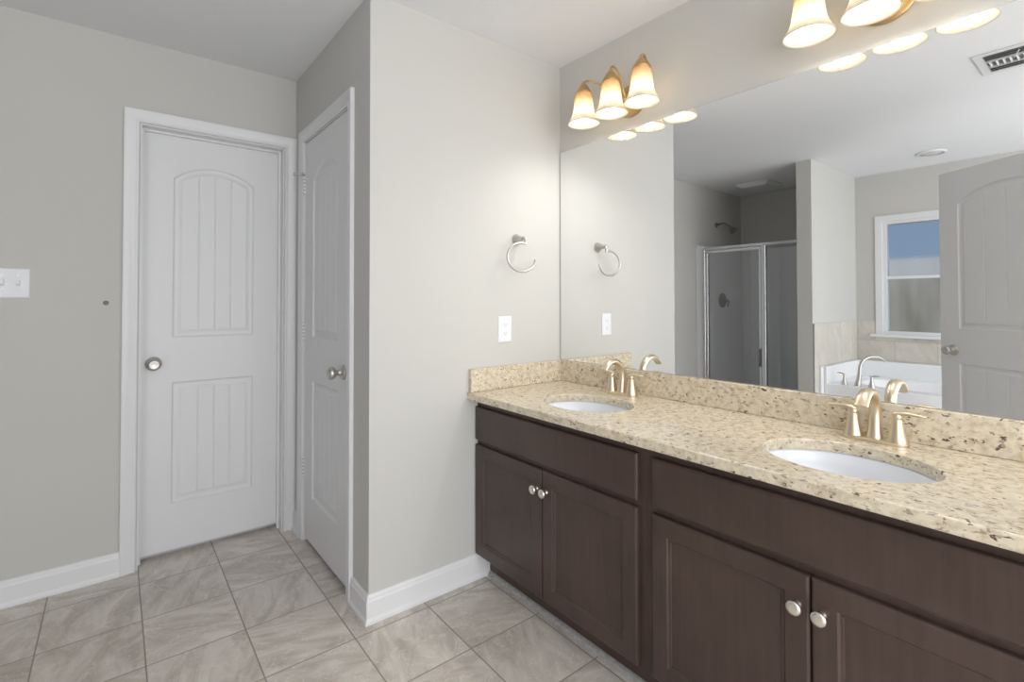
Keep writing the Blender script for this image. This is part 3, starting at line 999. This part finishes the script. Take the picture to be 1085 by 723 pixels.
# ------------------------------------------------------------------ outlet and switch plates
def plate(name, w_, h_, fn, parts, label, cat):
    o = empty(name, (0, 0, 0))
    tag(o, label, cat)
    bm = bmesh.new()
    def ring(ins, dep):
        return [bm.verts.new(fn(x, dep, z)) for x, z in ((-w_/2+ins, -h_/2+ins), (w_/2-ins, -h_/2+ins), (w_/2-ins, h_/2-ins), (-w_/2+ins, h_/2-ins))]
    rs = [ring(0, 0.0), ring(0, 0.002), ring(0.002, 0.0045), ring(0.006, 0.0058)]
    for a, b_ in zip(rs, rs[1:]):
        for i in range(4):
            j = (i+1) % 4
            bm.faces.new((a[i], a[j], b_[j], b_[i]))
    bm.faces.new(rs[-1]); bm.faces.new(rs[0][::-1])
    finish('cover_plate', bm, m_plate, o)
    for nm, x0, x1, z0, z1, d0, d1, mm in parts:
        bm = bmesh.new()
        a = fn(x0, d0, z0); b_ = fn(x1, d1, z1)
        box(bm, a[0], b_[0], a[1], b_[1], a[2], b_[2])
        finish(nm, bm, mm, o)
    return o
parts = [('receptacle', -0.0165, 0.0165, -0.034, -0.006, 0.004, 0.0072, m_plate), ('receptacle', -0.0165, 0.0165, 0.006, 0.034, 0.004, 0.0072, m_plate)]
for zc_ in (-0.019, 0.021):
    parts += [('slot', -0.0075, -0.0055, zc_-0.003, zc_+0.005, 0.006, 0.0075, m_slot), ('slot', 0.0055, 0.0075, zc_-0.003, zc_+0.005, 0.006, 0.0075, m_slot),
              ('slot', -0.002, 0.002, zc_-0.009, zc_-0.0055, 0.006, 0.0075, m_slot)]
po = plate('power_outlet', 0.076, 0.121, lambda x, d, z: (-0.3615+x, -0.0002-d, 1.092+z), parts, 'white duplex power outlet on the wall below the towel ring', 'outlet')
parts = []
for xs in (-0.069, -0.023, 0.023, 0.069):
    parts.append(('toggle', xs-0.0048, xs+0.0048, -0.004, 0.013, 0.004, 0.016, m_plate))
    parts.append(('toggle_slot', xs-0.006, xs+0.006, -0.0125, 0.0125, 0.0045, 0.0062, m_vent))
    parts.append(('screw', xs-0.003, xs+0.003, 0.029, 0.035, 0.0045, 0.0065, m_nickel))
    parts.append(('screw', xs-0.003, xs+0.003, -0.035, -0.029, 0.0045, 0.0065, m_nickel))
plate('switch_plate', 0.208, 0.122, lambda x, d, z: (-2.161+x, L-0.0002-d, 1.299+z), parts, 'white toggle light switch plate at the left end of the wall beside the far door', 'light switch')

bm = bmesh.new()
lathe(bm, [(0.0, 0.0), (0.010, 0.0), (0.0098, 0.003), (0.007, 0.007), (0.0045, 0.008), (0.004, 0.004), (0.0, 0.004)], (-1.814, L-0.0002, 1.217), '-Y', 20)
tag(finish('wall_anchor', bm, m_slot, autosmooth=0.6), 'tiny dark wall anchor left in the wall between the switch plate and the far door', 'wall anchor')

# ------------------------------------------------------------------ ceiling fittings
def rx(x): return -x
# air register near the camera, seen in the mirror
ve = empty('ceiling_vent', (0, 0, 0))
tag(ve, 'white rectangular air vent on the ceiling near the open door, seen in the mirror', 'air vent')
X0, X1, Y0, Y1 = -1.84, -1.515, -1.725, -1.345
zc = H-0.0002
boxobj('frame', [(X0, X0+0.034, Y0, Y1, zc-0.006, zc), (X1-0.034, X1, Y0, Y1, zc-0.006, zc), (X0+0.034, X1-0.034, Y0, Y0+0.034, zc-0.006, zc), (X0+0.034, X1-0.034, Y1-0.034, Y1, zc-0.006, zc)], m_trim, ve)
boxobj('duct_opening', (X0+0.03, X1-0.03, Y0+0.03, Y1-0.03, zc-0.0012, zc-0.0002), m_ventin, ve)
for k in range(2):
    xx = X0+0.034+(X1-X0-0.068)*(k+1)/3
    boxobj('divider', (xx-0.004, xx+0.004, Y0+0.034, Y1-0.034, zc-0.010, zc-0.001), m_vent, ve)
xa, xb = X0+0.034, X1-0.034
t3 = (xb-xa)/3
for k in range(13):
    yy = Y0+0.034+(Y1-Y0-0.068)*(k+0.5)/13
    bm = bmesh.new()
    vs = [bm.verts.new(p) for p in ((xa+t3+0.004, yy-0.005, zc-0.002), (xa+2*t3-0.004, yy-0.005, zc-0.002), (xa+2*t3-0.004, yy+0.001, zc-0.010), (xa+t3+0.004, yy+0.001, zc-0.010),
                                     (xa+t3+0.004, yy-0.006, zc-0.003), (xa+2*t3-0.004, yy-0.006, zc-0.003), (xa+2*t3-0.004, yy+0.000, zc-0.011), (xa+t3+0.004, yy+0.000, zc-0.011))]
    for f in ((0,1,2,3),(7,6,5,4),(0,4,5,1),(1,5,6,2),(2,6,7,3),(3,7,4,0)): bm.faces.new([vs[i] for i in f])
    finish('louver', bm, m_vent, ve)
for (a, b_, sg) in ((xa, xa+t3-0.004, 1), (xb-t3+0.004, xb, 1)):
    for k in range(3):
        xx = a+(b_-a)*(k+0.5)/3
        bm = bmesh.new()
        h = 0.010*sg
        vs = [bm.verts.new(p) for p in ((xx-h, Y0+0.034, zc-0.002), (xx+h, Y0+0.034, zc-0.010), (xx+h, Y1-0.034, zc-0.010), (xx-h, Y1-0.034, zc-0.002),
                                         (xx-h, Y0+0.034, zc-0.003), (xx+h, Y0+0.034, zc-0.011), (xx+h, Y1-0.034, zc-0.011), (xx-h, Y1-0.034, zc-0.003))]
        for f in ((0,1,2,3),(7,6,5,4),(0,4,5,1),(1,5,6,2),(2,6,7,3),(3,7,4,0)): bm.faces.new([vs[i] for i in f])
        finish('louver', bm, m_vent, ve)
bm = bmesh.new()
sweep(bm, [(X1-0.055, (Y0+Y1)/2+0.03, zc-0.010), (X1-0.085, (Y0+Y1)/2+0.05, zc-0.028)], (0.003), 8)
finish('damper_lever', bm, m_vent, ve)

# round speaker-like ceiling fitting over the tub
rd = empty('ceiling_downlight', (-3.395, -0.812, H-0.0002))
tag(rd, 'round white ceiling light above the tub, switched off, seen in the mirror', 'ceiling light')
bm = bmesh.new()
lathe(bm, [(0.075, -0.0005), (0.100, -0.0005), (0.100, -0.006), (0.094, -0.011), (0.080, -0.013), (0.075, -0.010)], (0,0,0), 'Z', 40, cap0=False, cap1=False)
finish('trim_ring', bm, m_trim, rd, autosmooth=0.7)
bm = bmesh.new()
lathe(bm, [(0.076, -0.004), (0.060, -0.011), (0.035, -0.016), (0.0, -0.018)], (0,0,0), 'Z', 40, cap0=False)
finish('lens', bm, m_vent, rd, smooth=True)

# exhaust fan over the shower
ex = empty('exhaust_fan', (-3.41, 0.58, H-0.0002))
tag(ex, 'white square exhaust fan grille on the ceiling above the shower, seen in the mirror', 'exhaust fan')
bm = bmesh.new()
def fr_(hx, hy, z):
    return [bm.verts.new((x, y, z)) for x, y in ((-hx, -hy), (hx, -hy), (hx, hy), (-hx, hy))]
rs = [fr_(0.155, 0.165, 0.0), fr_(0.155, 0.165, -0.008), fr_(0.115, 0.125, -0.034), fr_(0.110, 0.120, -0.036)]
for a, b_ in zip(rs, rs[1:]):
    for i in range(4):
        j = (i+1) % 4
        bm.faces.new((a[i], a[j], b_[j], b_[i]))
bm.faces.new(rs[0]); bm.faces.new(rs[-1])
finish('cover', bm, m_trim, ex)
for s_ in (-1, 1):
    for k in range(4):
        xx = -0.075+0.05*k
        boxobj('grille_slot', (xx-0.018, xx+0.018, s_*0.1235-0.001, s_*0.1235+0.001, -0.0335, -0.030), m_ventin, ex)

# ------------------------------------------------------------------ shower
SX = -2.93
su = empty('shower_surround', (0, 0, 0))
tag(su, 'white fibreglass shower stall lining the corner behind the glass, seen in the mirror', 'shower stall')
boxobj('wall_panel', [(-D+0.001, SX-0.02, L-0.022, L-0.001, 0.10, 1.80)], m_surround, su, bevel=0.006)
boxobj('wall_panel', [(-D+0.001, -D+0.022, PY0+0.022, L-0.022, 0.10, 1.80)], m_surround, su, bevel=0.006)
boxobj('wall_panel', [(-D+0.001, SX-0.02, PY0+0.001, PY0+0.022, 0.10, 1.80)], m_surround, su, bevel=0.006)
boxobj('front_flange', [(SX-0.045, SX-0.002, L-0.090, L-0.001, 0.10, 1.775)], m_tub, su, bevel=0.004)
boxobj('shower_pan', [(-D+0.001, SX+0.03, PY0+0.001, L-0.001, 0.0, 0.10)], m_tub, su, bevel=0.008)

en = empty('shower_enclosure', (SX, 0.5, 0.1))
tag(en, 'metal framed glass shower enclosure with hinged door, seen in the mirror', 'shower enclosure')
def E(x0, x1, y0, y1, z0, z1): return (x0, x1, y0-0.5, y1-0.5, z0-0.1, z1-0.1)
FT = 1.760
ya, yb = PY0+0.001, L-0.090
boxobj('frame', [E(-0.015, 0.020, ya, yb, FT-0.026, FT), E(-0.015, 0.020, ya, yb, 0.102, 0.135), E(-0.015, 0.020, yb-0.026, yb, 0.135, FT-0.026),
                 E(-0.015, 0.020, ya, ya+0.022, 0.135, FT-0.026), E(-0.015, 0.022, 0.292, 0.332, 0.135, FT-0.026)], m_chrome, en, bevel=0.002, seg=1)
dl = boxobj('shower_door', [E(-0.005, 0.014, 0.336, 0.888, FT-0.060, FT-0.030), E(-0.005, 0.014, 0.336, 0.888, 0.14, 0.17), E(-0.005, 0.014, 0.336, 0.358, 0.17, FT-0.060), E(-0.005, 0.014, 0.866, 0.888, 0.17, FT-0.060)], m_chrome, en, bevel=0.002, seg=1)
boxobj('gasket', [E(-0.001, 0.016, 0.3325, 0.3355, 0.14, FT-0.030), E(-0.001, 0.016, 0.2885, 0.2915, 0.14, FT-0.030), E(-0.001, 0.0165, 0.8885, 0.8925, 0.14, FT-0.030), E(-0.001, 0.013, 0.858, 0.866, 0.17, FT-0.060), E(-0.001, 0.013, ya+0.022, ya+0.026, 0.14, FT-0.03),
                  E(-0.001, 0.015, ya+0.022, 0.2885, FT-0.032, FT-0.0262)], m_darkmetal, en)
boxobj('door_pane', E(0.002, 0.007, 0.356, 0.868, 0.168, FT-0.058), m_showerglass, dl)
boxobj('fixed_pane', E(0.002, 0.007, ya+0.020, 0.293, 0.135, FT-0.026), m_showerglass, en)
boxobj('handle', [E(0.014, 0.034, 0.338, 0.346, 0.610, 0.775), E(0.026, 0.034, 0.338, 0.358, 0.610, 0.775)], m_darkmetal, dl, bevel=0.0015, seg=1)

sh = empty('overhead_shower', (-3.345, L, 2.045))
tag(sh, 'dark nickel shower head on a bent arm above the glass shower enclosure', 'shower head')
bm = bmesh.new()
lathe(bm, [(0.0, 0.0002), (0.030, 0.0002), (0.030, 0.006), (0.018, 0.011), (0.010, 0.013)], (0,0,0), '-Y', 28)
finish('escutcheon', bm, m_darkmetal, sh, autosmooth=0.7)
bm = bmesh.new()
sweep(bm, spline([(0, -0.005, 0), (0, -0.055, 0.010), (0, -0.100, 0.004), (0, -0.150, -0.035)], 7), 0.0095, 14)
finish('arm', bm, m_darkmetal, sh, smooth=True)
bm = bmesh.new()
ax = Vector((0, -0.70, -0.71)).normalized()
rot = ax.to_track_quat('Z', 'Y').to_matrix()
lathe(bm, [(0.0, -0.010), (0.013, -0.008), (0.016, 0.0), (0.013, 0.012), (0.016, 0.022), (0.030, 0.045), (0.040, 0.056), (0.041, 0.064), (0.036, 0.066), (0.0, 0.064)], (0, -0.155, -0.040), 'Z', 28, rot=rot)
finish('spray_head', bm, m_darkmetal, sh, autosmooth=0.8)

sv = empty('shower_valve', (-3.42, L-0.0225, 1.225))
tag(sv, 'round dark nickel shower valve with lever behind the shower door glass', 'shower valve')
bm = bmesh.new()
lathe(bm, [(0.0, 0.0), (0.080, 0.0), (0.081, 0.004), (0.074, 0.009), (0.055, 0.012), (0.030, 0.014), (0.024, 0.018), (0.023, 0.040), (0.018, 0.048), (0.0, 0.050)], (0,0,0), '-Y', 40)
finish('escutcheon', bm, m_darkmetal, sv, autosmooth=0.8)
bm = bmesh.new()
sweep(bm, spline([(0, -0.030, 0.0, .014), (0, -0.060, 0.0, .012), (0.02, -0.080, -0.010, .010), (0.045, -0.088, -0.045, .008), (0.050, -0.086, -0.072, .006)], 6) and [q[:3] for q in spline([(0, -0.030, 0.0), (0, -0.060, 0.0), (0.02, -0.080, -0.010), (0.045, -0.088, -0.045), (0.050, -0.086, -0.072)], 6)], 0.009, 14)
finish('lever', bm, m_darkmetal, sv, smooth=True)

# ------------------------------------------------------------------ tub alcove tile and tub
t1 = struct(boxobj('trim_2', (-D+0.009, PX-0.010, PY1-0.008, PY1-0.0002, 0.0, 1.026), m_wtile_x))
t2 = struct(boxobj('trim_3', [(-D+0.0002, -D+0.008, YE, PY1-0.009, 0.40, 0.876), (-D+0.0002, -D+0.008, WY0+0.0525, PY1-0.009, 0.876, 1.026)], m_wtile_y))
t3_ = struct(boxobj('trim_4', (PX-0.010, PX-0.002, PY1-0.011, PY1-0.0002, 0.0, 1.026), m_chrome))

TX0, TX1, TY0, TY1 = -D+0.009, -2.990, YE+0.001, PY1-0.0085
tb = empty('bathtub', ((TX0+TX1)/2, (TY0+TY1)/2, 0))
tag(tb, 'white bathtub with raised back rim in the tiled alcove under the window', 'bathtub')
def tubmesh():
    bm = bmesh.new()
    cx, cy = (TX0+TX1)/2, (TY0+TY1)/2
    hx, hy = (TX1-TX0)/2, (TY1-TY0)/2
    n = 72
    def rect(ax_, ay_, z, ox=0.0, e=8.0):
        out = []
        for i in range(n):
            a = 2*PI*i/n
            c, s_ = math.cos(a), math.sin(a)
            r = (abs(c)**e+abs(s_)**e)**(-1/e)
            out.append(bm.verts.new((ox+ax_*r*c, ay_*r*s_, z)))
        return out
    zr = 0.51
    rs = [rect(hx, hy, 0.0, e=60), rect(hx, hy, zr-0.008, e=60), rect(hx-0.006, hy-0.006, zr, e=60),
          rect(hx-0.13, hy-0.15, zr, ox=-0.015, e=3.2), rect(hx-0.145, hy-0.165, zr-0.008, ox=-0.015, e=3.2), rect(hx-0.165, hy-0.20, zr-0.10, ox=-0.015, e=3.0),
          rect(hx-0.20, hy-0.27, zr-0.30, ox=-0.015, e=3.0), rect(hx-0.26, hy-0.36, zr-0.38, ox=-0.015, e=2.6), rect(hx-0.38, hy-0.60, zr-0.39, ox=-0.015, e=2.4)]
    for a, b_ in zip(rs, rs[1:]):
        for i in range(n):
            j = (i+1) % n
            bm.faces.new((a[i], a[j], b_[j], b_[i]))
    bm.faces.new(rs[-1]); bm.faces.new(rs[0][::-1])
    return bm
finish('shell', tubmesh(), m_tub, tb, autosmooth=0.7)
hx, hy = (TX1-TX0)/2, (TY1-TY0)/2
boxobj('raised_rim', [(-hx, hx-0.012, hy-0.034, hy, 0.505, 0.655)], m_tub, tb, bevel=0.006)
boxobj('raised_rim', [(-hx, -hx+0.075, -hy, hy-0.034, 0.505, 0.655)], m_tub, tb, bevel=0.010)
boxobj('end_panel', [(hx+0.0005, hx+0.055, hy-0.016, hy, 0.0, 0.655)], m_surround, tb, bevel=0.003)

tf = empty('tub_faucet', (-3.085, -0.375, 0.5102))
tag(tf, 'satin nickel high-arc tub faucet with two handles on the front tub deck', 'faucet')
bm = bmesh.new()
cp = [(0, 0, 0.0, .026, .026), (0, 0.000, 0.012, .025, .025), (-0.004, -0.004, 0.040, .022, .020), (-0.008, -0.010, 0.095, .0165, .015), (-0.012, -0.014, 0.160, .0145, .0135), (-0.030, -0.035, 0.215, .014, .013),
      (-0.070, -0.075, 0.242, .0145, .012), (-0.115, -0.120, 0.237, .0155, .010), (-0.150, -0.150, 0.205, .016, .009)]
sp = spline(cp, 6)
sweep(bm, [q[:3] for q in sp], [(q[3], q[4]) for q in sp], 20, side=(0.7, -0.7, 0))
finish('spout', bm, m_nickel, tf, autosmooth=0.8)
for s_ in (1, -1):
    bm = bmesh.new()
    yy = s_*0.098
    lathe(bm, [(0.0, 0.0), (0.026, 0.0), (0.026, 0.004), (0.020, 0.018), (0.013, 0.045), (0.010, 0.070), (0.0105, 0.082), (0.007, 0.090), (0.0, 0.092)], (0, yy, 0), 'Z', 24)
    hd = finish('handle', bm, m_nickel, tf, autosmooth=0.8)
    bm = bmesh.new()
    sp = spline([(0, yy-s_*0.002, 0.083, .008, .005), (0, yy+s_*0.018, 0.092, .008, .0055), (0, yy+s_*0.040, 0.094, .007, .005), (0, yy+s_*0.056, 0.092, .004, .003)], 6)
    sweep(bm, [q[:3] for q in sp], [(q[3], q[4]) for q in sp], 14, side=(1, 0, 0))
    finish('lever', bm, m_nickel, hd, autosmooth=0.8)
